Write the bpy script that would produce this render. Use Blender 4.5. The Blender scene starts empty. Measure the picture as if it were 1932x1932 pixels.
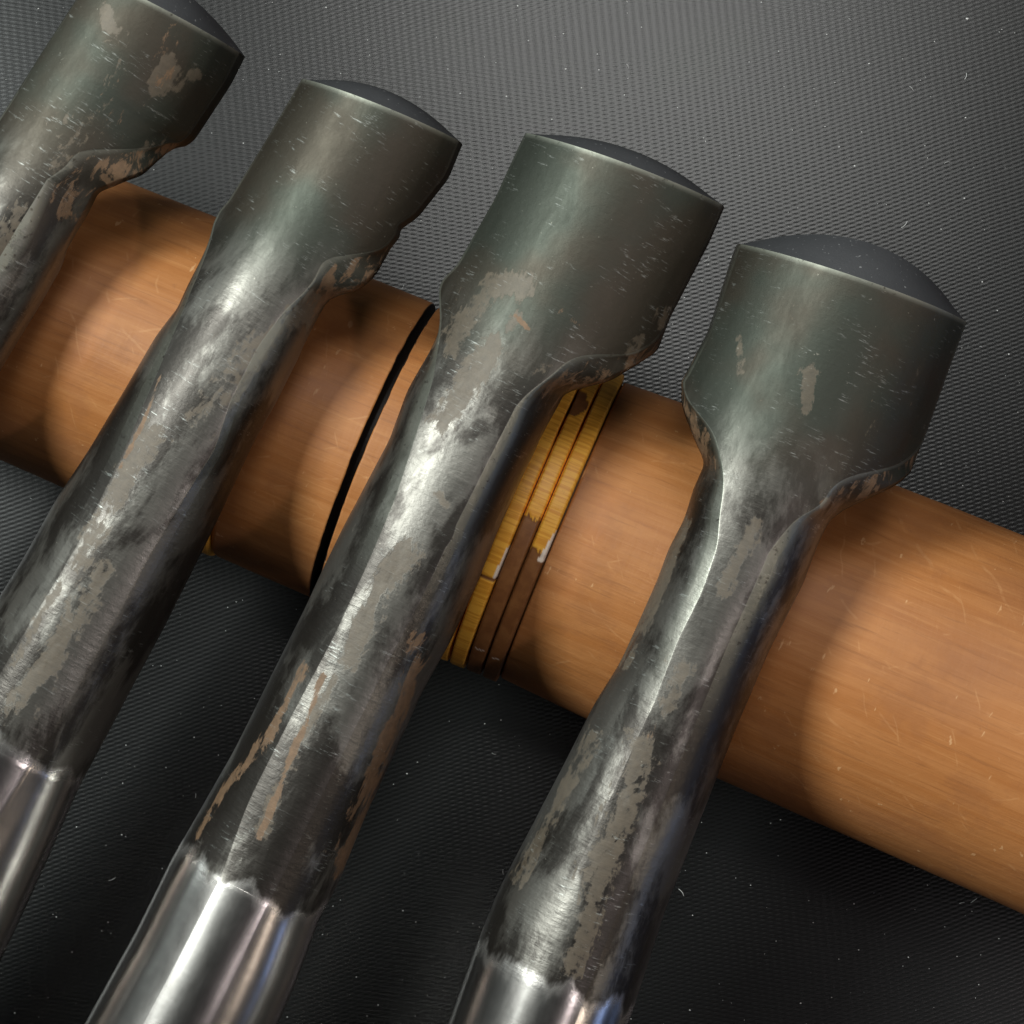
import bpy, math, random
import numpy as np
from mathutils import Vector, Matrix, noise

# ------------------------------------------------------------------ camera
scene = bpy.context.scene
COL = scene.collection
U = 1932.0                                  # the layout numbers below are in units of 1/1932 of the frame
CAM_T = Vector((0.0, 0.0, 0.060))           # point looked at (metres)
CAM_D = 0.400
FPX = 2.5                                   # focal length in frame widths
u = Vector((-90, -700, 7560)).normalized()
CAM_P = CAM_T + u * CAM_D
cam = bpy.data.cameras.new("camera")
camo = bpy.data.objects.new("camera", cam)
COL.objects.link(camo)
fwd = -u
right = fwd.cross(Vector((0, 1, 0))).normalized()
upv = right.cross(fwd).normalized()
M = Matrix((right, upv, -fwd)).transposed().to_4x4()
M.translation = CAM_P
camo.matrix_world = M
cam.sensor_width = 36.0
cam.lens = 36.0 * FPX
cam.clip_start = 0.01
cam.clip_end = 20.0
scene.camera = camo

# ------------------------------------------------------------------ light
world = bpy.data.worlds.new("World")
scene.world = world
world.use_nodes = True
bg = world.node_tree.nodes["Background"]
bg.inputs[0].default_value = (0.62, 0.68, 0.72, 1)
bg.inputs[1].default_value = 0.014
scene.view_settings.view_transform = 'Standard'
scene.view_settings.look = 'None'
scene.view_settings.exposure = 0.0
scene.view_settings.gamma = 1.0


def area(name, az, zen, dist, sx, sy, power, color, roll=0.0):
    """az: screen direction the light comes from (deg, 0 = right, 90 = top); zen: degrees off vertical."""
    d = Vector((math.cos(math.radians(az)) * math.sin(math.radians(zen)),
                math.sin(math.radians(az)) * math.sin(math.radians(zen)),
                math.cos(math.radians(zen))))
    l = bpy.data.lights.new(name, 'AREA')
    l.shape = 'RECTANGLE'
    l.size, l.size_y = sx, sy
    l.energy = power
    l.color = color
    o = bpy.data.objects.new(name, l)
    COL.objects.link(o)
    z = d
    # long side (y) lies along the tools' direction, turned by roll
    a = math.radians(62 + roll)
    y = Vector((math.cos(a), math.sin(a), 0))
    y = (y - z * y.dot(z)).normalized()
    x = y.cross(z)
    m = Matrix((x, y, z)).transposed().to_4x4()
    m.translation = Vector((0, 0, 0.05)) + d * dist
    o.matrix_world = m
    return o


area("window_light", 158, 34, 1.00, 0.19, 0.40, 12.0, (0.94, 1.0, 0.97))
area("window_edge_left", 150, 66, 1.00, 0.40, 0.60, 1.2, (0.88, 1.0, 0.99))
area("ceiling_light", 78, 21, 1.20, 0.34, 0.32, 4.3, (1.0, 1.0, 0.97), roll=30)
area("room_light_top", 66, 40, 1.20, 0.30, 0.30, 0.9, (1.0, 0.985, 0.94), roll=30)
area("room_light_pink", -28, 32, 1.20, 0.045, 0.6, 2.0, (1.0, 0.88, 0.90))
area("room_light_right", -28, 56, 1.20, 0.06, 0.6, 1.2, (1.0, 0.84, 0.70))
area("room_light_blue", -25, 80, 1.20, 0.14, 0.6, 0.5, (0.35, 0.52, 1.0))


# ------------------------------------------------------------------ photograph units -> place
def ray(px, py):
    d = fwd * FPX + right * (px / U - 0.5) + upv * (0.5 - py / U)
    return d.normalized()


def on_height(px, py, z):
    d = ray(px, py)
    return CAM_P + d * ((z - CAM_P.z) / d.z)


def on_plane(px, py, p0, n):
    d = ray(px, py)
    return CAM_P + d * ((p0 - CAM_P).dot(n) / d.dot(n))


# ------------------------------------------------------------------ material helpers
class NT:
    def __init__(self, name):
        self.m = bpy.data.materials.new(name)
        self.m.use_nodes = True
        self.t = self.m.node_tree
        self.t.nodes.clear()
        self.out = self.t.nodes.new('ShaderNodeOutputMaterial')
        self.b = self.t.nodes.new('ShaderNodeBsdfPrincipled')
        self.t.links.new(self.b.outputs[0], self.out.inputs[0])

    def n(self, typ, **kw):
        x = self.t.nodes.new(typ)
        for k, v in kw.items():
            setattr(x, k, v)
        return x

    def l(self, a, b):
        self.t.links.new(a, b)

    def set(self, sock, v):
        if hasattr(v, 'links') or isinstance(v, bpy.types.NodeSocket):
            self.l(v, sock)
        else:
            sock.default_value = v

    def math(self, op, a, b=0.0, c=None, clamp=False):
        x = self.n('ShaderNodeMath', operation=op, use_clamp=clamp)
        self.set(x.inputs[0], a)
        self.set(x.inputs[1], b)
        if c is not None:
            self.set(x.inputs[2], c)
        return x.outputs[0]

    def mix(self, f, a, b):
        x = self.n('ShaderNodeMix', data_type='RGBA')
        self.set(x.inputs[0], f)
        self.set(x.inputs[6], a)
        self.set(x.inputs[7], b)
        return x.outputs[2]

    def mixf(self, f, a, b):
        x = self.n('ShaderNodeMix', data_type='FLOAT')
        self.set(x.inputs[0], f)
        self.set(x.inputs[2], a)
        self.set(x.inputs[3], b)
        return x.outputs[0]

    def ramp(self, v, a, b, lo=0.0, hi=1.0):
        x = self.n('ShaderNodeMapRange', interpolation_type='SMOOTHSTEP')
        self.set(x.inputs[0], v)
        x.inputs[1].default_value = a
        x.inputs[2].default_value = b
        x.inputs[3].default_value = lo
        x.inputs[4].default_value = hi
        return x.outputs[0]

    def coord(self, scale=(1, 1, 1), loc=(0, 0, 0), rot=(0, 0, 0)):
        c = self.n('ShaderNodeTexCoord')
        mp = self.n('ShaderNodeMapping')
        self.l(c.outputs['Object'], mp.inputs[0])
        mp.inputs[1].default_value = loc
        mp.inputs[2].default_value = rot
        mp.inputs[3].default_value = scale
        return mp.outputs[0]

    def noise(self, vec, scale, detail=4.0, rough=0.55, dist=0.0):
        x = self.n('ShaderNodeTexNoise')
        self.l(vec, x.inputs['Vector'])
        x.inputs['Scale'].default_value = scale
        x.inputs['Detail'].default_value = detail
        x.inputs['Roughness'].default_value = rough
        x.inputs['Distortion'].default_value = dist
        return x.outputs[0]

    def attr(self, name):
        x = self.n('ShaderNodeAttribute')
        x.attribute_name = name
        return x

    def bump(self, h, dist, strength=1.0, normal=None):
        x = self.n('ShaderNodeBump')
        x.inputs['Strength'].default_value = strength
        x.inputs['Distance'].default_value = dist
        self.l(h, x.inputs['Height'])
        if normal is not None:
            self.l(normal, x.inputs['Normal'])
        return x.outputs[0]


def C(r, g, b):
    return (r, g, b, 1)


# ------------------------------------------------------------------ materials
def mat_rubber():
    m = NT("embossed_black_rubber")
    v = m.coord(rot=(0, 0, -0.10))
    sx = m.n('ShaderNodeSeparateXYZ')
    # slight waviness of the rows
    wob = m.noise(v, 30, 2)
    m.l(v, sx.inputs[0])
    X = sx.outputs[0]
    Y = m.math('ADD', sx.outputs[1], m.math('MULTIPLY', wob, 0.0016))
    PX, PY = 0.00142, 0.00078
    a = m.math('MULTIPLY', X, math.pi / PX)
    b = m.math('MULTIPLY', Y, math.tau / PY)
    # dimples on a staggered grid
    h = m.math('MULTIPLY', m.math('COSINE', m.math('MULTIPLY', a, 1.0)), m.math('COSINE', b))
    skew = m.math('SINE', m.math('SUBTRACT', b, a))
    h2 = m.math('ADD', m.math('MULTIPLY', h, 0.5), m.math('MULTIPLY', skew, 0.18))
    fine = m.noise(v, 5200, 2)
    h3 = m.math('ADD', h2, m.math('MULTIPLY', fine, 0.35))
    bmp = m.bump(h3, 0.000018, 1.0)
    m.l(bmp, m.b.inputs['Normal'])
    big = m.noise(v, 14, 3)
    dimple = m.ramp(h2, -0.55, 0.25)
    col = m.mix(dimple, C(0.001, 0.001, 0.001), C(0.0045, 0.005, 0.005))
    col = m.mix(m.ramp(big, 0.4, 0.75, 0, 0.35), col, C(0.010, 0.010, 0.0095))
    m.l(col, m.b.inputs['Base Color'])
    m.b.inputs['Roughness'].default_value = 0.265
    m.b.inputs['Specular IOR Level'].default_value = 0.30
    return m.m


def mat_steel():
    m = NT("forge_black_steel")
    v = m.coord()
    oi = m.n('ShaderNodeObjectInfo')
    off = m.n('ShaderNodeVectorMath', operation='ADD')
    seed = m.attr("seed")
    m.l(v, off.inputs[0])
    m.l(seed.outputs['Vector'], off.inputs[1])
    v = off.outputs[0]

    def stretched(s):
        mp = m.n('ShaderNodeMapping')
        m.l(v, mp.inputs[0])
        mp.inputs[3].default_value = s
        return mp.outputs[0]
    along = stretched((1, 0.35, 1))
    across = stretched((0.17, 1, 0.17))
    paint = m.attr("worn").outputs['Fac']
    rustp = m.attr("rust").outputs['Fac']
    zone0 = m.attr("zone").outputs['Fac']         # 0 blade, 0.5 shank, 1 ground socket
    zn = m.noise(along, 150, 5, 0.6)
    zs = m.ramp(m.math('ADD', zone0, m.math('MULTIPLY', m.math('SUBTRACT', zn, 0.5), 0.75)), 0.62, 0.86)
    zone = m.math('ADD', m.math('MULTIPLY', m.math('MINIMUM', zone0, 0.5), m.math('SUBTRACT', 1.0, zs)), zs)
    n1 = m.noise(along, 300, 10, 0.72, 0.4)
    pat = m.noise(stretched((1, 0.42, 1)), 85, 9, 0.66, 0.25)
    patina = m.ramp(pat, 0.46, 0.57)
    n2 = m.noise(v, 900, 5, 0.6)
    nn = m.math('ADD', m.math('MULTIPLY', n1, 0.75), m.math('MULTIPLY', n2, 0.25))
    worn = m.ramp(m.math('ADD', nn, m.math('MULTIPLY', paint, 0.34)), 0.630, 0.690)
    n3 = m.noise(along, 420, 9, 0.75, 0.5)
    rust = m.ramp(m.math('ADD', n3, m.math('MULTIPLY', rustp, 0.42)), 0.69, 0.75)
    speck = m.ramp(m.noise(v, 1500, 3, 0.6), 0.70, 0.76)
    scr = m.noise(across, 2400, 4, 0.7)           # fine grinding marks across the tool
    scrmask = m.ramp(m.noise(v, 170, 5, 0.65), 0.48, 0.64)
    scratch = m.math('MULTIPLY', m.ramp(scr, 0.56, 0.70), scrmask)
    tint = m.noise(v, 45, 3)
    blade_c = m.mix(m.ramp(tint, 0.40, 0.60), C(0.043, 0.048, 0.038), C(0.050, 0.043, 0.032))
    shank_c = m.mix(patina, C(0.032, 0.028, 0.024), C(0.120, 0.113, 0.100))
    sock_c = m.mix(m.noise(stretched((1, 0.06, 1)), 900, 4, 0.6), C(0.48, 0.45, 0.42), C(0.66, 0.64, 0.61))
    base = m.mix(m.ramp(zone, 0.05, 0.45), blade_c, shank_c)
    base = m.mix(m.ramp(zone, 0.55, 0.95), base, sock_c)
    notsock = m.math('SUBTRACT', 1.0, m.ramp(zone, 0.55, 0.95))
    worn = m.math('MULTIPLY', worn, notsock)
    rust = m.math('MULTIPLY', rust, notsock)
    base = m.mix(m.math('MULTIPLY', worn, 0.62), base, m.mix(n2, C(0.050, 0.040, 0.028), C(0.150, 0.115, 0.076)))
    base = m.mix(m.math('MULTIPLY', rust, 0.9), base, m.mix(n2, C(0.065, 0.043, 0.027), C(0.22, 0.130, 0.070)))
    base = m.mix(m.math('MULTIPLY', m.math('MULTIPLY', scratch, notsock), 0.65), base, C(0.30, 0.31, 0.29))
    base = m.mix(m.math('MULTIPLY', speck, m.math('MULTIPLY', notsock, 0.35)), base, C(0.33, 0.31, 0.26))
    edge = m.attr("edge").outputs['Fac']
    edgef = m.math('MULTIPLY', edge, m.ramp(m.noise(v, 1100, 4), 0.25, 0.42))
    base = m.mix(m.math('MULTIPLY', edgef, 0.6), base, C(0.30, 0.31, 0.26))
    m.l(base, m.b.inputs['Base Color'])
    met = m.mixf(m.math('MAXIMUM', worn, rust), m.mixf(zs, 0.72, 1.0), 0.25)
    m.l(met, m.b.inputs['Metallic'])
    r0 = m.mixf(m.ramp(zone, 0.05, 0.45), 0.53, 0.36)
    r0 = m.mixf(m.ramp(zone, 0.55, 0.95), r0, 0.22)
    r0 = m.math('ADD', r0, m.math('MULTIPLY', m.math('SUBTRACT', n1, 0.5), m.mixf(zs, 0.40, 0.12)))
    r0 = m.mixf(worn, r0, 0.52)
    r0 = m.mixf(rust, r0, 0.60)
    m.l(m.math('MAXIMUM', r0, 0.10), m.b.inputs['Roughness'])
    m.b.inputs['Specular IOR Level'].default_value = 0.45
    wav = m.noise(stretched((0.25, 1, 0.25)), 620, 2, 0.5)     # hammer and file ripples
    rip = m.math('MULTIPLY', m.math('SUBTRACT', wav, 0.5), m.math('MULTIPLY', m.ramp(zone0, 0.05, 0.45, 0.35, 1.0), m.ramp(zone0, 0.55, 0.95, 1.0, 0.10)))
    b1 = m.bump(rip, 0.00013, 0.40)
    hh = m.math('ADD', m.math('MULTIPLY', n2, 0.5), m.math('MULTIPLY', scr, 0.35))
    hh = m.math('SUBTRACT', hh, m.math('MULTIPLY', worn, 0.10))
    b2 = m.bump(m.math('MULTIPLY', m.math('SUBTRACT', hh, 0.42), m.ramp(zone0, 0.55, 0.95, 1.0, 0.12)), 0.00012, 0.7, b1)
    m.l(b2, m.b.inputs['Normal'])
    return m.m


def mat_bevel():
    m = NT("ground_bevel_steel")
    v = m.coord()
    n = m.noise(v, 500, 3)
    sp = m.ramp(m.noise(v, 1500, 3), 0.66, 0.72)
    base = m.mix(n, C(0.034, 0.035, 0.038), C(0.044, 0.045, 0.048))
    base = m.mix(m.math('MULTIPLY', sp, 0.5), base, C(0.3, 0.3, 0.3))
    m.l(base, m.b.inputs['Base Color'])
    m.b.inputs['Metallic'].default_value = 0.2
    m.b.inputs['Roughness'].default_value = 0.62
    m.l(m.bump(m.noise(v, 3000, 2), 0.00005, 0.5), m.b.inputs['Normal'])
    return m.m


def mat_wood(name="oiled_cherry_wood", dark=0.93):
    m = NT(name)
    v = m.coord()
    g = m.coord(scale=(0.07, 1, 1))
    n1 = m.noise(g, 420, 6, 0.62, 0.6)
    n2 = m.noise(m.coord(scale=(0.03, 1, 1)), 1900, 4, 0.6)
    n3 = m.noise(m.coord(scale=(0.35, 1, 1)), 55, 4, 0.6)
    col = m.mix(m.ramp(n1, 0.30, 0.72), C(0.345 * dark, 0.130 * dark, 0.036 * dark), C(0.41 * dark, 0.172 * dark, 0.056 * dark))
    col = m.mix(m.ramp(n3, 0.48, 0.68, 0, 0.55), col, C(0.29 * dark, 0.120 * dark, 0.048 * dark))
    col = m.mix(m.ramp(n2, 0.55, 0.75, 0, 0.35), col, C(0.25 * dark, 0.10 * dark, 0.035 * dark))
    n4 = m.noise(m.coord(scale=(0.045, 1, 1), rot=(0, 0, 0.03)), 1000, 5, 0.7, 0.3)
    col = m.mix(m.ramp(n4, 0.56, 0.66, 0, 0.42), col, C(0.22 * dark, 0.085 * dark, 0.028 * dark))
    col = m.mix(m.ramp(n4, 0.44, 0.34, 0, 0.30), col, C(0.50 * dark, 0.235 * dark, 0.085 * dark))
    # small dents and pale scratches
    dn = m.noise(m.coord(scale=(1, 0.22, 1), rot=(0, 0, 0.3)), 520, 3, 0.6)
    dent = m.ramp(dn, 0.68, 0.72)
    col = m.mix(m.math('MULTIPLY', dent, 0.5), col, C(0.66 * dark, 0.40 * dark, 0.20 * dark))
    fl = m.ramp(m.noise(v, 260, 6, 0.75), 0.66, 0.70, 0, 0.4)
    col = m.mix(fl, col, C(0.24 * dark, 0.10 * dark, 0.04 * dark))
    # hair-thin pale scuffs running every way
    for k_, (rz, sc) in enumerate(((1.1, 60), (-0.5, 75), (2.2, 50))):
        w = m.n('ShaderNodeTexWave', wave_type='BANDS')
        m.l(m.coord(rot=(0, 0.3 * k_, rz), loc=(0.013 * k_, 0, 0)), w.inputs['Vector'])
        w.inputs['Scale'].default_value = sc
        w.inputs['Distortion'].default_value = 3.0
        w.inputs['Detail'].default_value = 2.0
        w.inputs['Detail Scale'].default_value = 1.4
        lines = m.ramp(w.outputs['Fac'], 0.985, 0.999)
        gate = m.ramp(m.noise(m.coord(loc=(0.3 * k_, 0.1, 0)), 140, 3, 0.6), 0.56, 0.66)
        col = m.mix(m.math('MULTIPLY', m.math('MULTIPLY', lines, gate), 0.20), col, C(0.62 * dark, 0.34 * dark, 0.15 * dark))
    blot = m.noise(v, 75, 5, 0.65)
    col = m.mix(m.ramp(blot, 0.50, 0.64, 0, 0.40), col, C(0.27 * dark, 0.105 * dark, 0.038 * dark))
    col = m.mix(m.attr("groove").outputs['Fac'], col, C(0.012, 0.007, 0.005))  # shade inside the slit and ring recesses, painted into the wood colour
    m.l(col, m.b.inputs['Base Color'])
    m.l(m.mixf(n1, 0.46, 0.60), m.b.inputs['Roughness'])
    m.b.inputs['Specular IOR Level'].default_value = 0.32
    h = m.math('ADD', m.math('MULTIPLY', n2, 0.6), m.math('MULTIPLY', dn, 0.8))
    m.l(m.bump(h, 0.00018, 0.5), m.b.inputs['Normal'])
    return m.m


def mat_rattan():
    m = NT("amber_rattan")
    v = m.coord()
    pe = m.attr("peel").outputs['Fac']
    pale = m.attr("pale").outputs['Fac']
    ang = m.attr("around").outputs['Fac']
    # fine cross ribs every 0.5 mm or so round the strip
    cmb = m.n('ShaderNodeCombineXYZ')
    m.l(m.math('MULTIPLY', ang, 1.0), cmb.inputs[0])
    sp = m.n('ShaderNodeSeparateXYZ')
    m.l(v, sp.inputs[0])
    m.l(m.math('MULTIPLY', sp.outputs[0], 2.0), cmb.inputs[1])
    rib = m.noise(cmb.outputs[0], 60, 2, 0.5)
    blot = m.noise(v, 330, 5, 0.7)
    amber = m.mix(m.ramp(rib, 0.38, 0.60), C(0.80, 0.34, 0.030), C(0.98, 0.50, 0.060))
    amber = m.mix(m.ramp(blot, 0.60, 0.72, 0, 0.45), amber, C(0.30, 0.13, 0.02))
    brown = m.mix(m.ramp(m.noise(v, 500, 3), 0.3, 0.7), C(0.20, 0.075, 0.022), C(0.27, 0.112, 0.034))
    col = m.mix(pe, amber, brown)
    col = m.mix(pale, col, C(0.92, 0.80, 0.66))  # white chips, plus edge slivers that paint a specular highlight as colour
    m.l(col, m.b.inputs['Base Color'])
    m.l(m.mixf(pe, 0.48, 0.5), m.b.inputs['Roughness'])
    m.l(m.bump(rib, 0.00005, 0.5), m.b.inputs['Normal'])
    return m.m


def mat_plain(name, col, rough, metal=0.0):
    m = NT(name)
    v = m.coord()
    n = m.noise(v, 700, 4)
    m.l(m.mix(n, C(*[c * 0.8 for c in col]), C(*[min(1, c * 1.2) for c in col])), m.b.inputs['Base Color'])
    m.b.inputs['Roughness'].default_value = rough
    m.b.inputs['Metallic'].default_value = metal
    return m.m


RUBBER, STEEL, BEVEL, WOOD, RATTAN = mat_rubber(), mat_steel(), mat_bevel(), mat_wood(), mat_rattan()
HANDLE_WOOD = mat_wood("tool_handle_wood", 1.1)
LINT = mat_plain("pale_lint", (0.62, 0.62, 0.60), 0.9)
HOOP = mat_plain("hoop_iron", (0.10, 0.10, 0.10), 0.45, 0.8)


# ------------------------------------------------------------------ mesh helpers
def new_obj(name, me, parent=None, mat=None):
    o = bpy.data.objects.new(name, me)
    COL.objects.link(o)
    if mat:
        me.materials.append(mat)
    if parent is not None:
        o.parent = parent
    return o


def mesh_from(name, verts, faces, attrs=None, normals=None, smooth=True):
    me = bpy.data.meshes.new(name)
    me.from_pydata([tuple(v) for v in verts], [], faces)
    me.update()
    if smooth:
        me.polygons.foreach_set("use_smooth", [True] * len(me.polygons))
    if attrs:
        for k, val in attrs.items():
            if np.ndim(val) == 2:
                a = me.attributes.new(k, 'FLOAT_VECTOR', 'POINT')
                a.data.foreach_set("vector", np.asarray(val, dtype=np.float32).ravel())
            else:
                a = me.attributes.new(k, 'FLOAT', 'POINT')
                a.data.foreach_set("value", np.asarray(val, dtype=np.float32))
    if normals is not None:
        me.normals_split_custom_set_from_vertices([tuple(n) for n in normals])
    return me


def sstep(x, a, b):
    t = np.clip((np.asarray(x, float) - a) / (b - a), 0, 1)
    return t * t * (3 - 2 * t)


def tag(o, **kw):
    for k, val in kw.items():
        o[k] = val


# ------------------------------------------------------------------ the mat
S = 0.45
me = mesh_from("mat", [(-S, -S, 0), (S, -S, 0), (S, S, 0), (-S, S, 0)], [(0, 1, 2, 3)], smooth=False)
ground = new_obj("rubber_mat", me, None, RUBBER)
tag(ground, kind="structure", label="black rubber mat with a fine embossed diamond weave under the tools")

# ------------------------------------------------------------------ the wooden stick
WL_T, WL_B = (0, 252), (0, 862)             # where its two outlines meet the left border
WR_T, WR_B = (1932, 1010), (1932, 1725)     # and the right border


def stick_end(pt, pb):
    R = 0.025
    for _ in range(8):
        a, b = on_height(*pt, R), on_height(*pb, R)
        R = (a - b).length / 2 * 0.925
    return (a + b) / 2, R


WA, RA = stick_end(WL_T, WL_B)
WB, RB = stick_end(WR_T, WR_B)
WA.z, WB.z = RA, RB
WX = (WB - WA).normalized()
WLEN = (WB - WA).length
WY = Vector((0, 0, 1)).cross(WX).normalized()
WZ = WX.cross(WY)
WM = Matrix((WX, WY, WZ)).transposed().to_4x4()
WM.translation = WA
print("stick", RA, RB, WLEN)


def wood_R(t):
    return RA + (RB - RA) * t / WLEN


def on_stick(px, py):
    """along-axis distance and angle (0 = top, positive towards the bottom of the picture)"""
    o = WM.inverted() @ CAM_P
    d = (WM.inverted().to_3x3() @ ray(px, py)).normalized()
    t = 0.08
    for _ in range(6):
        R = wood_R(t)
        A = d.y ** 2 + d.z ** 2
        B = 2 * (o.y * d.y + o.z * d.z)
        Cc = o.y ** 2 + o.z ** 2 - R * R
        D = max(B * B - 4 * A * Cc, 0)
        k = (-B - math.sqrt(D)) / (2 * A)
        p = o + d * k
        t = p.x
    return p.x, math.atan2(-p.y, p.z)


slit_t = on_stick(687, 830)[0]
slit_w = 0.0013
r3b = on_stick(1072, 950)[0]                # right edge of the right-hand rattan ring
RW = 0.00285                                # strip width
ring_t = [r3b - RW * (k + 0.5) - 0.00012 * k for k in range(4)]
left_ring_t = on_stick(398, 1015)[0] - 0.0017
print("slit", slit_t, "rings", ring_t, left_ring_t)

# lathe profile (t, r)
prof = []
ts = np.arange(-0.05, WLEN + 0.07, 0.0007)
grooves = [(slit_t, slit_w / 2, 0.0060, 0.0004),
           ((ring_t[0] + ring_t[3]) / 2, (ring_t[0] - ring_t[3]) / 2 + RW / 2 + 0.0002, 0.0016, 0.0005),
           (left_ring_t, RW / 2 + 0.0001, 0.0014, 0.0009)]
pts = list(ts)
for c, hw, dp, ch in grooves:
    for s_ in (-1, 1):
        pts += [c + s_ * hw, c + s_ * (hw - 0.00003)] + [c + s_ * (hw + ch * f) for f in (0.1, 0.25, 0.5, 0.75, 1.0)]
pts = sorted(pts)


def prof_r(t):
    r = wood_R(t)
    # gentle swell right of the rings, as the stick is thinner where it is bound
    r -= 0.0007 * math.exp(-((t - ring_t[1]) / 0.018) ** 2)
    for c, hw, dp, ch in grooves:
        d = abs(t - c)
        if d < hw - 0.00001:
            r -= dp
        elif d < hw + ch:
            f = 1 - (d - hw) / ch
            r -= ch * (1 - math.sqrt(max(0, 1 - f * f)))
    return r


NA = 224
V, F, groove_shade = [], [], []
for i, t in enumerate(pts):
    r = prof_r(t)
    for j in range(NA):
        groove_shade.append(1.0 if abs(t - slit_t) < slit_w / 2 + 0.00012 + 0.00022 * noise.noise(Vector((math.cos(math.tau * j / NA) * 9, math.sin(math.tau * j / NA) * 9, t * 500))) else (0.6 if any(abs(t - g[0]) < g[1] + 0.0001 for g in grooves) else 0.0))
        a = math.tau * j / NA
        rr = r * (1 + 0.004 * math.cos(2 * a + 0.6)) + 0.00010 * (noise.noise(Vector((t * 60, math.cos(a) * 3, math.sin(a) * 3))))
        V.append((t, -rr * math.sin(a), rr * math.cos(a)))
for i in range(len(pts) - 1):
    for j in range(NA):
        k = (j + 1) % NA
        F.append((i * NA + j, (i + 1) * NA + j, (i + 1) * NA + k, i * NA + k))
F.append(tuple(range(NA)))
F.append(tuple(reversed([(len(pts) - 1) * NA + j for j in range(NA)])))
root = bpy.data.objects.new("wooden_handle", None)
COL.objects.link(root)
root.matrix_world = WM
tag(root, label="thick round brown wooden handle bound with amber rattan rings, lying under the four gouges", category="wooden handle")
me = mesh_from("wood_body", V, F, dict(groove=groove_shade))
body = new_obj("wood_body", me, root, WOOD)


def make_ring(tc, w, peel_fn, label, split=None):
    n, prof_n = 560, 13
    V, F, pe, pa, ar = [], [], [], [], []
    base = wood_R(tc)
    for i in range(n):
        a = math.tau * i / n
        for k in range(prof_n):
            q = -1 + 2 * k / (prof_n - 1)
            p, pl = peel_fn(a if a <= math.pi else a - math.tau, q)
            h = 0.00012 + 0.00030 * math.sqrt(max(0, 1 - q ** 4)) - 0.00016 * p
            if k in (0, prof_n - 1):
                h = -0.0012
            V.append((tc + q * w / 2 * (1 if 0 < k < prof_n - 1 else 1.0), -(base + h) * math.sin(a), (base + h) * math.cos(a)))
            pe.append(p)
            pa.append(pl)
            ar.append(a)
    for i in range(n):
        j = (i + 1) % n
        for k in range(prof_n - 1):
            F.append((i * prof_n + k, i * prof_n + k + 1, j * prof_n + k + 1, j * prof_n + k))
    me = mesh_from("rattan_ring", V, F, dict(peel=pe, pale=pa, around=ar))
    o = new_obj("rattan_ring", me, root, RATTAN)
    if label:
        o["label"] = label
    return o


def jag(a, q, amp=0.012, s=1.0):
    return amp * noise.noise(Vector((q * 2.6 * s, a * 3, 4.2 * s))) + amp * 0.6 * noise.noise(Vector((q * 7, 1.3, s)))


A2 = on_stick(1020, 982)[1]
A2t = on_stick(1085, 790)[1]
A2u = on_stick(1115, 748)[1]
A3 = on_stick(1045, 1050)[1]
A1 = on_stick(970, 1110)[1]
A1p = on_stick(985, 1040)[1]
A3p = on_stick(1050, 1000)[1]
AL = on_stick(905, 1222)[1]


def peel1(a, q):
    p = 1.0 if abs(a - A1 - jag(a, q)) < 0.012 else 0.0
    pl = 1.0 if (A1p < a < A1 - 0.015 and q > 0.86 - 0.35 * (a - A1p) / (A1 - A1p)) else 0.0  # edge sliver: painted highlight
    return p, pl


def peel2(a, q):
    p = 1.0 if a > A2 + jag(a, q, 0.03) else 0.0
    if A2u < a < A2t and q < 0.75 - 1.6 * abs((a - (A2u + A2t) / 2) / (A2t - A2u)) + 3 * jag(a, q, 0.1):
        p = 1.0
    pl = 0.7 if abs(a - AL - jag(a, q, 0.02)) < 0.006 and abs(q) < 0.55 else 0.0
    return p, pl


def peel3(a, q):
    p = 1.0 if a > A3 + 0.05 * (q - 0.2) * (q > 0.2) + jag(a, q, 0.03, 2.0) else 0.0
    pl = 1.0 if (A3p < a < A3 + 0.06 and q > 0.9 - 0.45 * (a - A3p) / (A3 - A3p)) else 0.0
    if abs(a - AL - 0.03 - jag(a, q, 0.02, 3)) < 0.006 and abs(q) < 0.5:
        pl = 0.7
    return p, pl


make_ring(ring_t[0], RW, peel3, "right-hand rattan ring, amber above and peeled brown below")
make_ring(ring_t[1], RW, peel2, "middle rattan ring, its amber skin peeled off in two places")
make_ring(ring_t[2], RW, peel1, "left rattan ring, amber nearly all the way round")
make_ring(ring_t[3], RW, lambda a, q: (0.0, 0.0), "rattan ring half hidden under the gouge shank")
make_ring(left_ring_t, RW, lambda a, q: (0.0, 0.0), "single pale rattan ring left of the black groove")


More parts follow.
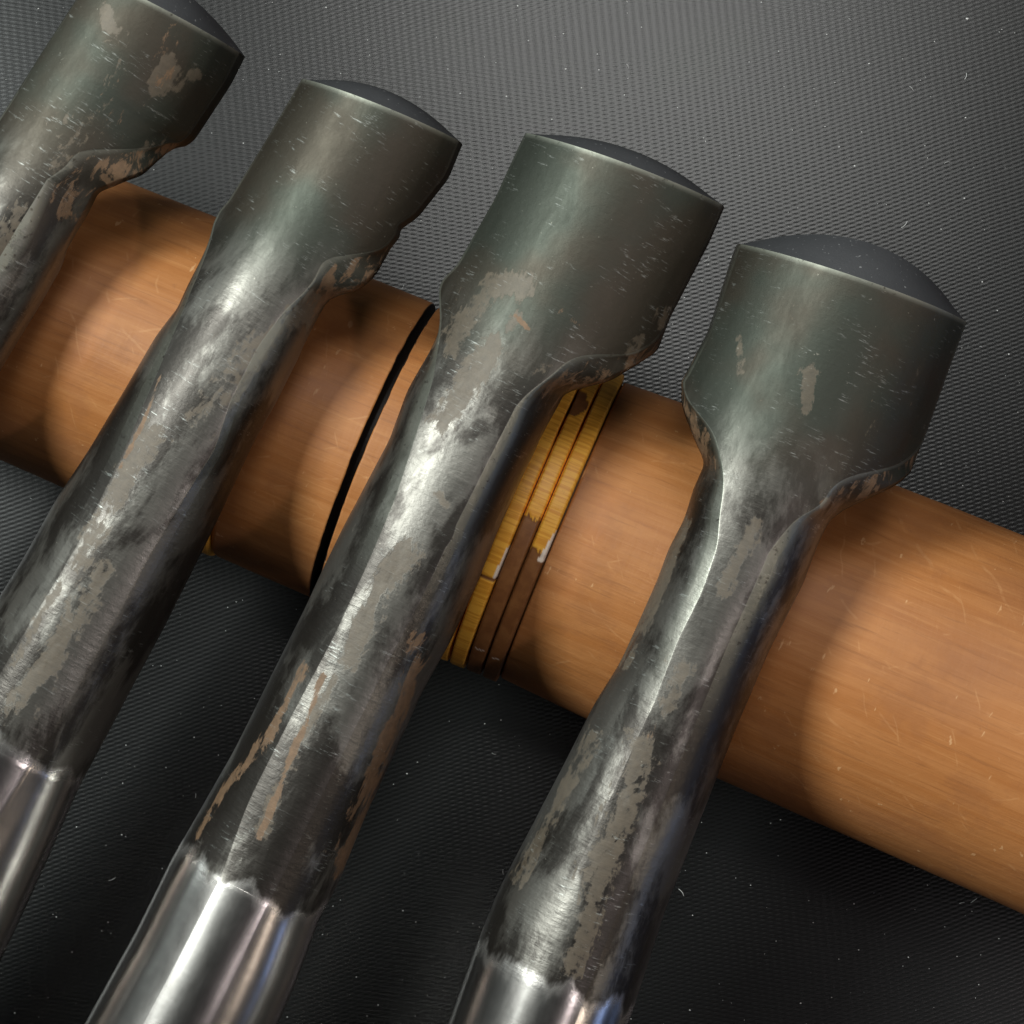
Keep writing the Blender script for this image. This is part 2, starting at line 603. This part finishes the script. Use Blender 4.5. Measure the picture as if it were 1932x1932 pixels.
# ------------------------------------------------------------------ gouges
def make_gouge(cfg):
    seed = cfg['seed']
    rnd = random.Random(seed)
    crossing = cfg['cross']
    tc, _ = on_stick(*crossing)
    rc = cfg['r_cross']
    hX = 2 * wood_R(tc) + rc - 0.0002
    PX = on_height(*crossing, hX)
    slope = math.tan(math.radians(cfg.get('slope', 7.5)))

    def follow(px, sign):
        z = hX
        for _ in range(12):
            P = on_height(*px, z)
            d = (Vector((P.x, P.y)) - Vector((PX.x, PX.y))).length
            z = hX + sign * d * slope
        return P
    PT, PB = follow(cfg['tip'], 1), follow(cfg['bottom'], -1)
    Yl = (PT - PB).normalized()
    Xl = Yl.cross(Vector((0, 0, 1))).normalized()
    Zl = Xl.cross(Yl).normalized()
    Mx = Matrix((Xl, Yl, Zl)).transposed().to_4x4()
    Mx.translation = PT
    inv = Mx.inverted()

    def loc(px, py, h=0.0):
        P = on_plane(px, py, PT + Zl * h, Zl)
        q = inv @ P
        return q.x, -q.y

    def prof(points, h=0.0):
        q = [loc(*p, h) for p in points]
        q.sort(key=lambda a: a[1])
        s = np.array([a[1] for a in q])
        x = np.array([a[0] for a in q])
        for i in range(1, len(s)):
            s[i] = max(s[i], s[i - 1] + 1e-5)
        return s, x
    bL_s, bL_x = prof(cfg['L'])
    bR_s, bR_x = prof(cfg['R'])
    aL_s, aL_x = prof(cfg['ridgeL'], 0.003)
    aR_s, aR_x = prof(cfg['ridgeR'], 0.003)
    s_neck = loc(*cfg['neck'])[1]
    s_sock = loc(*cfg['socket'])[1]
    s_shL = loc(*cfg['shoulderL'])[1]
    s_shR = loc(*cfg['shoulderR'])[1]
    s_end = 0.215
    # stations
    s0 = np.arange(0, s_neck + 0.03, 0.00040)
    s1 = np.arange(s0[-1] + 0.0008, s_end, 0.0008)
    ss = np.concatenate([s0, s1])
    ss = np.sort(np.concatenate([ss, [s_sock - 0.00025, s_sock + 0.00025]]))
    n = len(ss)

    def sm(s, xs, x, w=5):
        y = np.interp(s, xs, x)
        k = np.ones(w) / w
        yp = np.concatenate([np.full(w, y[0]), y, np.full(w, y[-1])])
        return np.convolve(yp, k, 'same')[w:-w]
    bL, bR = -sm(ss, bL_s, bL_x), sm(ss, bR_s, bR_x)
    aL, aR = -sm(ss, aL_s, aL_x, 7), sm(ss, aR_s, aR_x, 7)
    # past the last known outline point keep widening gently
    for arr, xs in ((bL, bL_s), (bR, bR_s)):
        last = xs[-1]
        i0 = np.searchsorted(ss, last) - 1
        g = (arr[i0] - arr[max(i0 - 40, 0)]) / (ss[i0] - ss[max(i0 - 40, 0)])
        arr[i0:] = arr[i0] + np.clip(g, 0.0, 0.06) * (ss[i0:] - ss[i0])
    rs = (bL + bR) / 2
    wob = np.array([noise.noise(Vector((s * 90, seed * 3.1, 0))) for s in ss]) * 0.00018
    r_shank = np.interp(ss, [s_neck, s_neck + 0.012, ss[-1]], [rc * 0.93, rc, rc])
    r_shank = np.where(ss > s_neck + 0.012, rs, r_shank)
    kz = np.ones(31) / 31
    r_shank = np.convolve(np.pad(r_shank, 31, 'edge'), kz, 'same')[31:-31]
    crown = np.where(ss < s_neck, 0, 0) + r_shank
    rn = rc * 0.93
    # blade crown runs straight on, dropping a little to the tip
    crown = crown * sstep(ss, s_neck * 0.6, s_neck + 0.01) + (rn - 0.0006) * (1 - sstep(ss, s_neck * 0.6, s_neck + 0.01))
    beta = sstep(ss, s_neck - 0.004, s_neck + 0.010)
    Wb = cfg['half']
    depth = cfg['depth']
    Rb = (Wb ** 2 + depth ** 2) / (2 * depth)
    tw = cfg.get('wall', 0.0035)
    thick = np.interp(ss, [0, s_neck], [0.0040, 0.0075])
    wallh = np.interp(ss, [0, s_neck * 0.75, s_neck], [tw, tw + 0.0005, 0.0065])
    NT_, NW, NI = 17, 7, 11
    nose = cfg['nose']
    tipL, tipR = loc(*cfg['tipL'])[1], loc(*cfg['tipR'])[1]

    def half(side):
        sg = -1 if side == 'L' else 1
        a0 = aL if side == 'L' else aR
        b0 = bL if side == 'L' else bR
        ssh = s_shL if side == 'L' else s_shR
        P = np.zeros((n, NT_ + NW + NI, 3))
        E = np.zeros((n, NT_ + NW + NI))
        isb = 1 - sstep(ss, s_neck - 0.001, s_neck + 0.014)
        a = np.where(ss < ssh, b0 - 0.0003, a0)
        kk = np.ones(3) / 3
        a = np.convolve(np.pad(a, 3, 'edge'), kk, 'same')[3:-3]
        fac = sstep(a / np.maximum(b0, 1e-6), 0.05, 0.55)
        a = np.maximum(a, 0.34 * b0)
        b = np.maximum(b0, a + 0.0002)
        Rc = Rb * isb + (r_shank + (Rb * 1.15 - r_shank) * fac) * (1 - isb)
        Rc = np.maximum(Rc, a * 1.04)
        uu = np.linspace(0, 1, NT_)
        # a flatter middle and rounder sides
        for k, q in enumerate(uu):
            x = a * math.sin(q * math.pi / 2) if False else a * q
            z = crown - (Rc - np.sqrt(Rc ** 2 - x ** 2))
            P[:, k, 0], P[:, k, 2] = x, z
        zr = P[:, NT_ - 1, 2].copy()
        # soften the rim: last top point pulled slightly in
        P[:, NT_ - 1, 0] -= 0.00012 * fac
        P[:, NT_ - 2, 0] = a - 0.00028 * (0.4 + 0.6 * fac)
        xx = P[:, NT_ - 2, 0]
        P[:, NT_ - 2, 2] = crown - (Rc - np.sqrt(Rc ** 2 - xx ** 2))
        E[:, NT_ - 1] = 1.0
        # lower part, blade form: wall then hollow
        LB = np.zeros((n, NW + NI, 2))
        wl = b
        for k in range(NW):
            q = k / (NW - 1)
            LB[:, k, 0] = a + 0.0001 + (wl - a) * (1 - (1 - q) ** 1.15)
            LB[:, k, 1] = zr - 0.00012 - wallh * q
        zb = LB[:, NW - 1, 1]
        zi = crown - thick
        for k in range(NI):
            q = 1 - (k + 1) / NI
            xin = (wl - 0.0012) * q
            LB[:, NW + k, 0] = xin
            LB[:, NW + k, 1] = zi - (zi - zb + 0.0002) * (q ** 2.2) if True else 0
        # shank form
        LS = np.zeros((n, NW + NI, 2))
        th0 = np.arcsin(np.clip(a / b, 0, 0.97))
        zell = r_shank * np.cos(th0)
        for k in range(NW + NI):
            q = (k + 1) / (NW + NI)
            th = th0 + (math.pi - th0) * q
            LS[:, k, 0] = b * np.sin(th)
            LS[:, k, 1] = r_shank * np.cos(th) + (zr - zell) * (1 - q) ** 3
        L_ = LB * (1 - beta)[:, None, None] + LS * beta[:, None, None]
        P[:, NT_:, 0] = L_[:, :, 0]
        P[:, NT_:, 2] = L_[:, :, 1]
        E[:, NT_] = 0.8
        # along the tool, with the tip's slant and the rounded nose below the bevel
        xt = P[:, :, 0]
        frac = np.clip(xt / np.maximum(b[:, None], 1e-6), 0, 1)
        tip_side = tipL if side == 'L' else tipR
        tip_mid = (tipL + tipR) / 2
        st = tip_mid + (tip_side - tip_mid) * frac
        fade = 1 - sstep(ss, 0, s_neck * 0.7)
        sy = ss[:, None] + st * fade[:, None]
        low = np.zeros(NT_ + NW + NI)
        low[NT_ + NW - 1:] = 1.0
        low[NT_:NT_ + NW] = np.linspace(0, 1, NW)
        no = nose * (1 - frac ** 2.0) * low[None, :] * (1 - sstep(ss, 0, nose * 2.2))[:, None]
        sy = sy - no
        P[:, :, 1] = -sy
        P[:, :, 0] *= sg
        return P, E, fac
    PR, ER, fR = half('R')
    PL, EL, fL = half('L')
    K = NT_ + NW + NI
    # ring: right half 0..K-1, then left half K-1..1 reversed (skip shared centre points)
    ring = np.concatenate([PR, PL[:, ::-1, :][:, 1:-1, :]], axis=1)
    edge = np.concatenate([ER, EL[:, ::-1][:, 1:-1]], axis=1)
    m_ = ring.shape[1]
    # forging unevenness
    for i in range(n):
        amp = 0.00006 + 0.00007 * float(sstep(ss[i], s_neck * 0.8, s_neck + 0.01)) * (1 - float(sstep(ss[i], s_sock - 0.003, s_sock)))
        for j in range(m_):
            x, y, z = ring[i, j]
            d = noise.noise(Vector((x * 130, y * 75, z * 130 + seed * 7))) * amp
            ring[i, j, 2] += d
            ring[i, j, 0] += d * (1 if x > 0 else -1) * 0.7
    # ground socket stands a hair lower than the black scale
    sk = (ss > s_sock)
    # normals from the grid
    du = np.roll(ring, -1, axis=1) - np.roll(ring, 1, axis=1)
    dv = np.gradient(ring, axis=0)
    nor = np.cross(du, dv)
    ln = np.linalg.norm(nor, axis=2, keepdims=True)
    nor = nor / np.maximum(ln, 1e-12)
    cen = ring.mean(axis=1, keepdims=True)
    # orient: top centre point must look up
    if nor[n // 2, 0, 2] < 0:
        nor = -nor
    topset = [(j % m_) for j in range(-(NT_ - 1), NT_)]

    def grid_normal(cols):
        g = ring[:, cols, :]
        a_, b_ = np.gradient(g, axis=1), np.gradient(g, axis=0)
        c_ = np.cross(a_, b_)
        c_ = c_ / np.maximum(np.linalg.norm(c_, axis=2, keepdims=True), 1e-12)
        return c_
    hard = np.maximum(np.sqrt(np.clip(np.minimum(fR, fL), 0, 1)), 1 - sstep(ss, s_neck, s_neck + 0.01))
    nor_top, nor_low = nor.copy(), nor.copy()
    gt = grid_normal(topset)
    if (gt * nor[:, topset, :]).sum() < 0:
        gt = -gt
    nor_top[:, topset, :] = gt
    lowset = list(range(NT_, m_ - NT_ + 1))
    gl = grid_normal(lowset)
    if (gl * nor[:, lowset, :]).sum() < 0:
        gl = -gl
    nor_low[:, lowset, :] = gl
    for q_ in (nor_top, nor_low):
        q_[:] = q_ * hard[:, None, None] + nor * (1 - hard[:, None, None])
        q_ /= np.maximum(np.linalg.norm(q_, axis=2, keepdims=True), 1e-12)
    # attributes
    flat = ring.reshape(-1, 3)
    worn = np.zeros(len(flat))
    rust = np.zeros(len(flat))

    def paint(arr, strokes, h):
        for st in strokes:
            pts_, rad, amt = st
            q = [loc(*p, h) for p in pts_]
            rad = rad * 0.160 / U
            X, Y, Zc = flat[:, 0], -flat[:, 1], flat[:, 2]
            best = np.full(len(flat), 9.0)
            for (x0, y0), (x1, y1) in zip(q, q[1:] or q):
                dx, dy = x1 - x0, y1 - y0
                L2 = dx * dx + dy * dy
                t = np.clip(((X - x0) * dx + (Y - y0) * dy) / L2, 0, 1) if L2 > 0 else 0
                best = np.minimum(best, np.hypot(X - x0 - t * dx, Y - y0 - t * dy))
            f = amt * np.clip(1 - best / (rad * 2.2), 0, 1) * (Zc > -0.004)
            np.maximum(arr, f, out=arr)
    paint(worn, cfg.get('worn', []), rc * 0.6)
    paint(rust, cfg.get('rust', []), rc * 0.6)
    # rusty shoulder faces
    jj = np.arange(m_)
    wallcol = ((jj >= NT_ + 1) & (jj < NT_ + NW + 1)) | ((jj > m_ - NT_ - NW) & (jj <= m_ - NT_ - 1))
    shf = (sstep(ss, min(s_shL, s_shR) - 0.004, min(s_shL, s_shR) + 0.001) * (1 - sstep(ss, s_neck + 0.001, s_neck + 0.006)))
    rr_ = (shf[:, None] * wallcol[None, :] * 0.46).reshape(-1)
    rust = np.maximum(rust, rr_)
    zone = np.interp(ss, [s_neck * 0.55, s_neck + 0.012, s_sock - 0.005, s_sock + 0.005], [0, 0.5, 0.5, 1.0])
    zone = np.repeat(zone, m_)
    # worn bright edge: strongest on the shoulders and the tip rim
    es = np.interp(ss, [0, s_neck * 0.5, s_neck * 0.7, s_neck, s_neck + 0.02, s_neck + 0.04], [0.25, 0.12, 0.5, 1.0, 0.6, 0.0])
    edge_a = (edge * es[:, None])
    tipf = np.exp(-(ss / 0.00045) ** 2)
    top_cols = (jj < NT_) | (jj > m_ - NT_)
    edge_a = np.maximum(edge_a, tipf[:, None] * top_cols[None, :] * 1.0).reshape(-1)
    seedv = np.tile(np.array([[seed * 0.37, seed * 0.91, seed * 0.13]]), (len(flat), 1))

    rooto = bpy.data.objects.new("gouge", None)
    COL.objects.link(rooto)
    rooto.matrix_world = Mx
    tag(rooto, label=cfg['label'], category="gouge", group="black iron gouges laid across the wooden handle")

    def section(name, i0, i1, cap0=False, cap1=False):
        sl = slice(i0 * m_, (i1 + 1) * m_)
        F = []
        k = i1 - i0
        for i in range(k):
            for j in range(m_):
                q = (j + 1) % m_
                F.append((i * m_ + j, i * m_ + q, (i + 1) * m_ + q, (i + 1) * m_ + j))
        if cap1:
            F.append(tuple(k * m_ + j for j in range(m_)))
        me = mesh_from(name, flat[sl], F, dict(worn=worn[sl], rust=rust[sl], zone=zone[sl], edge=edge_a[sl], seed=seedv[sl]))
        me.flip_normals()
        if not cap1:
            nl = len(me.loops)
            lv = np.zeros(nl, dtype=np.int64)
            me.loops.foreach_get("vertex_index", lv)
            fj = np.tile(np.arange(m_), k)                 # column of each face
            fj = np.repeat(fj, 4)
            topf = (fj < NT_ - 1) | (fj >= m_ - (NT_ - 1))
            edgf = (fj == NT_ - 1) | (fj == m_ - NT_)
            A0, A1, A2_ = (q_.reshape(-1, 3)[sl][lv] for q_ in (nor_top, nor_low, nor))
            LN = np.where(topf[:, None], A0, np.where(edgf[:, None], A2_, A1))
            me.normals_split_custom_set(LN.tolist())
        return new_obj(name, me, rooto, STEEL)
    i_n = int(np.searchsorted(ss, s_neck + 0.004))
    i_s = int(np.searchsorted(ss, s_sock))
    blade = section("blade", 0, i_n)
    section("shank", i_n, i_s)
    sock = section("socket", i_s, n - 1, cap1=True)
    sock["label"] = "smooth bright ground socket"
    # bevel: joins the outer rim of the tip to the cutting edge on the hollow side
    r0 = ring[0]
    rows = []
    NI_all = NI + 1
    topR = [r0[j] for j in range(NT_)]
    lowR = [r0[NT_ + NW - 1 + k] for k in range(NI_all)][::-1]   # centre -> wall bottom
    topL = [r0[(m_ - j) % m_] for j in range(NT_)]
    lowL = [r0[(m_ - (NT_ + NW - 1 + k)) % m_] for k in range(NI_all)][::-1]

    def resample(pts_, xs):
        pts_ = np.array(pts_)
        return np.stack([np.interp(xs, np.linspace(0, 1, len(pts_)), pts_[:, c]) for c in range(3)], axis=1)
    xs = np.linspace(0, 1, 25)
    top = np.concatenate([resample(topL, xs)[::-1], resample(topR, xs)[1:]])
    low = np.concatenate([resample(lowL, xs)[::-1], resample(lowR, xs)[1:]])
    nb = len(top)
    V, F = [], []
    NR = 6
    for r in range(NR):
        f = r / (NR - 1)
        for j in range(nb):
            p = top[j] * (1 - f) + low[j] * f
            p = p + np.array([0, 1, 0]) * 0.0006 * math.sin(f * math.pi) * (1 - abs(j / (nb - 1) * 2 - 1) ** 2)
            V.append(p)
    for r in range(NR - 1):
        for j in range(nb - 1):
            F.append((r * nb + j, r * nb + j + 1, (r + 1) * nb + j + 1, (r + 1) * nb + j))
    # side ends of the walls
    for side_idx, colr in ((nb - 1, range(NT_ - 1, NT_ + NW)), (0, [(m_ - j) % m_ for j in range(NT_ - 1, NT_ + NW)])):
        base = len(V)
        colr = list(colr)
        for j in colr:
            V.append(r0[j])
        F.append(tuple([base + k for k in range(len(colr))]))
    me = mesh_from("cutting_bevel", V, F)
    new_obj("cutting_bevel", me, rooto, BEVEL)

    # wooden handle beyond the socket, down to where it rests on the mat
    es_ = ss[-1]
    rE = float(rs[-1])
    pr = [(es_ - 0.020, rE * 0.55), (es_ - 0.0005, rE * 0.72), (es_ - 0.0004, rE * 1.02), (es_ + 0.02, rE * 1.06),
          (es_ + 0.07, rE * 1.08), (es_ + 0.12, rE * 1.02), (es_ + 0.135, rE * 0.98), (es_ + 0.136, rE * 0.9), (es_ + 0.136, 0.0001)]
    na = 40
    V, F = [], []
    for s, r in pr:
        for j in range(na):
            a = math.tau * j / na
            V.append((r * math.cos(a), -s, r * math.sin(a)))
    for i in range(len(pr) - 1):
        for j in range(na):
            q = (j + 1) % na
            F.append((i * na + j, i * na + q, (i + 1) * na + q, (i + 1) * na + j))
    me = mesh_from("handle", V, F, smooth=True)
    new_obj("handle", me, rooto, HANDLE_WOOD)
    lowz = min((Mx @ Vector((0, -(es_ + 0.13), -rE))).z, 9)
    print(cfg['label'][:20], "hX", round(hX, 4), "tipz", round(PT.z, 4), "end z", round(lowz, 4),
          "neck", round(s_neck, 4), "sock", round(s_sock, 4), "end", round(es_, 4), "b", round(float(bL[0]), 4), round(float(bR[0]), 4), "r", round(float(rs[i_s]), 4))
    return rooto


G4 = dict(seed=4, cross=(1290, 1250), r_cross=0.0103, tip=(1610, 530), bottom=(1015, 1932), slope=7.5,
          tipL=(1395, 458), tipR=(1825, 604), half=0.0185, depth=0.0115, nose=0.0058,
          L=[(1395, 455), (1340, 620), (1291, 714), (1287, 745), (1289, 771), (1301, 806), (1313, 836), (1329, 870), (1326, 882), (1309, 920), (1290, 981),
             (1262, 1035), (1240, 1094), (1170, 1250), (1120, 1330), (1060, 1450), (940, 1680), (900, 1780), (845, 1932)],
          R=[(1830, 605), (1790, 720), (1750, 845), (1722, 893), (1690, 915), (1640, 938), (1590, 962), (1562, 985), (1545, 1020), (1515, 1100),
             (1450, 1230), (1390, 1370), (1340, 1500), (1260, 1700), (1185, 1932)],
          ridgeL=[(1290, 714), (1292, 745), (1309, 774), (1325, 788), (1342, 810), (1350, 835), (1356, 862), (1361, 890), (1360, 925), (1353, 964), (1348, 1025), (1320, 1110), (1275, 1200), (1225, 1330), (1190, 1420), (1150, 1520), (1000, 1932)],
          ridgeR=[(1750, 843), (1722, 868), (1690, 882), (1640, 890), (1597, 900), (1577, 912), (1562, 925), (1550, 951), (1500, 977), (1472, 1007), (1434, 1056), (1412, 1092), (1369, 1143), (1330, 1200), (1280, 1270), (1240, 1330), (1200, 1420), (1160, 1520), (1020, 1932)],
          shoulderL=(1292, 715), shoulderR=(1750, 845), neck=(1450, 900), socket=(985, 1800),
          worn=[([(1528, 705), (1520, 770)], 9, 1.0), ([(1420, 985), (1395, 1040), (1360, 1110)], 13, 0.8), ([(1300, 985), (1225, 1150), (1180, 1260)], 9, 0.85),
                ([(1120, 1390), (1060, 1500), (980, 1660)], 14, 0.7), ([(1210, 1400), (1160, 1560), (1080, 1800)], 26, 0.75), ([(1250, 1340), (1290, 1260)], 18, 0.6),
                ([(1395, 700), (1400, 640)], 10, 0.5), ([(1700, 800), (1600, 880)], 30, 0.25)],
          rust=[([(1562, 945), (1552, 952)], 8, 1.0), ([(1225, 1385), (1240, 1350)], 10, 0.5)],
          label="broadest black gouge at the right end of the row, its dark rounded nose pointing up")
G3 = dict(seed=3, cross=(790, 1000), r_cross=0.0100, tip=(1178, 317), bottom=(343, 1932), slope=7.5,
          tipL=(990, 250), tipR=(1365, 387), half=0.0168, depth=0.0098, nose=0.0026,
          L=[(990, 250), (940, 360), (860, 500), (824, 533), (826, 560), (830, 590), (828, 622), (810, 660), (768, 740), (735, 830), (650, 990),
             (605, 1085), (580, 1140), (520, 1260), (440, 1420), (360, 1560), (330, 1610), (260, 1750), (160, 1932)],
          R=[(1365, 387), (1330, 470), (1262, 600), (1240, 660), (1195, 692), (1150, 720), (1100, 732), (1065, 742), (1035, 800), (985, 900),
             (940, 1000), (900, 1100), (850, 1210), (800, 1300), (740, 1430), (690, 1540), (640, 1660), (600, 1740), (560, 1850), (525, 1932)],
          ridgeL=[(860, 500), (825, 530), (827, 565), (832, 600), (829, 640), (818, 720), (795, 800), (750, 940), (700, 1060), (640, 1190), (560, 1340), (480, 1500), (330, 1932)],
          ridgeR=[(1262, 600), (1240, 640), (1190, 672), (1140, 670), (1107, 671), (1074, 683), (1048, 708), (998, 747), (965, 784), (940, 818), (907, 870), (882, 926), (872, 971), (864, 1012), (829, 1054), (800, 1087), (773, 1134), (730, 1200), (680, 1285), (600, 1440), (520, 1600), (350, 1932)],
          shoulderL=(850, 510), shoulderR=(1250, 620), neck=(930, 680), socket=(480, 1650),
          worn=[([(990, 540), (930, 545), (880, 600), (862, 640)], 24, 0.8), ([(930, 650), (900, 700), (840, 795)], 20, 0.95), ([(980, 600), (960, 620)], 10, 0.8),
                ([(835, 935), (845, 950)], 9, 0.9), ([(770, 1040), (720, 1120), (660, 1240)], 20, 0.9), ([(1255, 575), (1245, 610)], 9, 1.0),
                ([(1210, 640), (1190, 665)], 9, 0.9), ([(1010, 700), (1040, 690)], 14, 0.5), ([(640, 1270), (560, 1420), (500, 1560)], 12, 0.7)],
          rust=[([(585, 1255), (520, 1370), (440, 1470), (370, 1570)], 8, 0.85), ([(620, 1270), (570, 1390), (500, 1570)], 7, 0.9),
                ([(800, 1200), (750, 1350), (700, 1470), (640, 1650)], 15, 0.8), ([(975, 598), (1000, 625)], 4, 1.0), ([(1060, 590), (1100, 620)], 8, 0.5)],
          label="black gouge with grey worn patches, second from the right, its shoulder above the rattan rings")
G2 = dict(seed=2, cross=(400, 720), r_cross=0.0098, tip=(718, 208), bottom=(170, 1130), slope=7.5,
          tipL=(570, 150), tipR=(866, 266), half=0.0135, depth=0.0088, nose=0.0028,
          L=[(570, 150), (500, 270), (430, 380), (397, 408), (396, 432), (390, 462), (375, 500), (340, 580), (300, 630), (235, 740), (170, 850), (110, 940), (50, 1050), (0, 1130),
             (-100, 1305), (-200, 1480), (-330, 1710)],
          R=[(866, 266), (830, 350), (780, 415), (746, 440), (727, 484), (713, 518), (703, 532), (677, 550), (634, 560), (617, 570), (600, 600), (560, 680), (520, 760), (480, 830), (400, 1000), (380, 1040), (310, 1180), (220, 1350),
             (150, 1480), (80, 1640), (20, 1770), (-50, 1920)],
          ridgeL=[(430, 380), (398, 408), (398, 435), (393, 465), (382, 505), (352, 590), (310, 700), (250, 850), (180, 1000), (80, 1200), (-60, 1450), (-250, 1800)],
          ridgeR=[(742, 446), (722, 472), (690, 480), (660, 485), (625, 492), (612, 507), (606, 528), (585, 556), (548, 592), (500, 660), (450, 760), (420, 850), (370, 930), (300, 1050), (200, 1240), (60, 1480), (-200, 1900)],
          shoulderL=(410, 400), shoulderR=(746, 440), neck=(500, 505), socket=(40, 1400),
          worn=[([(560, 600), (470, 660), (390, 790)], 26, 0.6), ([(300, 820), (220, 960), (170, 1060)], 22, 0.7), ([(210, 1080), (150, 1180), (60, 1320)], 30, 0.7),
                ([(590, 560), (575, 600)], 12, 0.8), ([(130, 1100), (50, 1250)], 14, 0.6)],
          rust=[([(625, 525), (620, 545)], 5, 1.0), ([(310, 710), (280, 800), (240, 880)], 4, 0.7)],
          label="black gouge second from the left, with brown scratches on its plain square blade")
G1 = dict(seed=1, cross=(65, 520), r_cross=0.0098, tip=(268, 30), bottom=(-540, 1330), slope=7.5,
          tipL=(150, -50), tipR=(445, 92), half=0.0140, depth=0.0092, nose=0.0045,
          L=[(150, -50), (165, 0), (100, 100), (0, 255), (-60, 345), (-70, 370), (-85, 410), (-110, 460), (-200, 610), (-340, 830), (-560, 1190), (-700, 1400)],
          R=[(445, 92), (400, 180), (340, 270), (308, 284), (275, 334), (227, 354), (192, 366), (183, 385), (150, 440), (70, 580), (0, 695), (-60, 800), (-200, 1030), (-380, 1320), (-480, 1500)],
          ridgeL=[(0, 255), (-58, 345), (-66, 372), (-80, 412), (-105, 465), (-150, 560), (-240, 720), (-400, 980), (-600, 1350)],
          ridgeR=[(300, 276), (262, 285), (210, 287), (172, 291), (155, 298), (143, 321), (105, 348), (55, 382), (10, 430), (-60, 540), (-180, 740), (-350, 1000), (-560, 1370)],
          shoulderL=(-50, 335), shoulderR=(308, 272), neck=(40, 330), socket=(-300, 1000),
          worn=[([(205, 25), (215, 55)], 11, 1.0), ([(320, 125), (295, 165)], 16, 1.0), ([(360, 130), (330, 165)], 12, 0.8), ([(230, 130), (120, 300)], 40, 0.30), ([(50, 400), (0, 500)], 22, 0.8),
                ([(300, 250), (250, 290)], 10, 0.5)],
          rust=[([(195, 335), (205, 350)], 7, 1.0), ([(350, 60), (200, 240)], 50, 0.28), ([(320, 130), (300, 160)], 8, 0.6)],
          label="brown-stained black gouge in the top left corner, cut off by the picture edge")
for g in (G1, G2, G3, G4):
    make_gouge(g)

# ------------------------------------------------------------------ lint and dust on the mat
rnd = random.Random(11)
V, F = [], []


def flake(p, r, n=5):
    b = len(V)
    a0 = rnd.random() * 6.28
    for k in range(n):
        a = a0 + math.tau * k / n
        q = r * (0.6 + 0.8 * rnd.random())
        V.append((p[0] + q * math.cos(a), p[1] + q * math.sin(a) * rnd.uniform(0.5, 1), p[2] + r * 0.2))
    V.append((p[0], p[1], p[2] + r * 0.9))
    for k in range(n):
        F.append((b + k, b + (k + 1) % n, b + n))


def fibre(p, L, r, ang, bend):
    steps = 7
    b = len(V)
    x, y = p[0], p[1]
    for i in range(steps):
        a = ang + bend * (i / steps)
        z = p[2] + r * 1.5 + 0.0003 * math.sin(math.pi * i / (steps - 1))
        nx, ny = -math.sin(a), math.cos(a)
        V.extend([(x + nx * r, y + ny * r, z), (x - nx * r, y - ny * r, z), (x, y, z + r)])
        x += math.cos(a) * L / steps
        y += math.sin(a) * L / steps
    for i in range(steps - 1):
        for k in range(3):
            F.append((b + i * 3 + k, b + i * 3 + (k + 1) % 3, b + (i + 1) * 3 + (k + 1) % 3, b + (i + 1) * 3 + k))


for _ in range(1300):
    x, y = rnd.uniform(-0.11, 0.13), rnd.uniform(-0.12, 0.12)
    flake((x, y, 0.0), rnd.choice([0.00006, 0.00008, 0.0001, 0.00013]) * rnd.uniform(0.7, 1.2))
for px, py, rr in [(1825, 35, .00030), (1560, 65, .00012), (1640, 120, .00016), (845, 130, .0001), (1495, 245, .00012), (290, 320, .0001), (1745, 275, .0001), (1750, 1670, .00012), (1240, 1550, .00012), (200, 1595, .00012)]:
    p = on_height(px, py, 0)
    flake((p.x, p.y, 0), rr)
for px, py, L, a in [(510, 570, 0.0022, 2.6), (205, 2600 * U / 3024, 0.0016, 0.1), (1290, 1690, 0.0018, 1.9), (1820, 150, 0.0015, 1.0), (1700, 430, 0.002, .5), (1130, 380, .0018, 2.0), (1405, 1440, .0014, .8)]:
    p = on_height(px, py, 0)
    fibre((p.x, p.y, 0), L, 0.00004, a, 0.9)
for _ in range(60):
    fibre((rnd.uniform(-0.10, 0.12), rnd.uniform(-0.11, 0.11), 0), rnd.uniform(0.0006, 0.0016), 0.000025, rnd.uniform(0, 6.28), rnd.uniform(-1.5, 1.5))
me = mesh_from("lint", V, F, smooth=False)
lint = new_obj("lint", me, None, LINT)
tag(lint, kind="stuff", label="pale specks of dust and lint scattered over the black mat", category="lint")
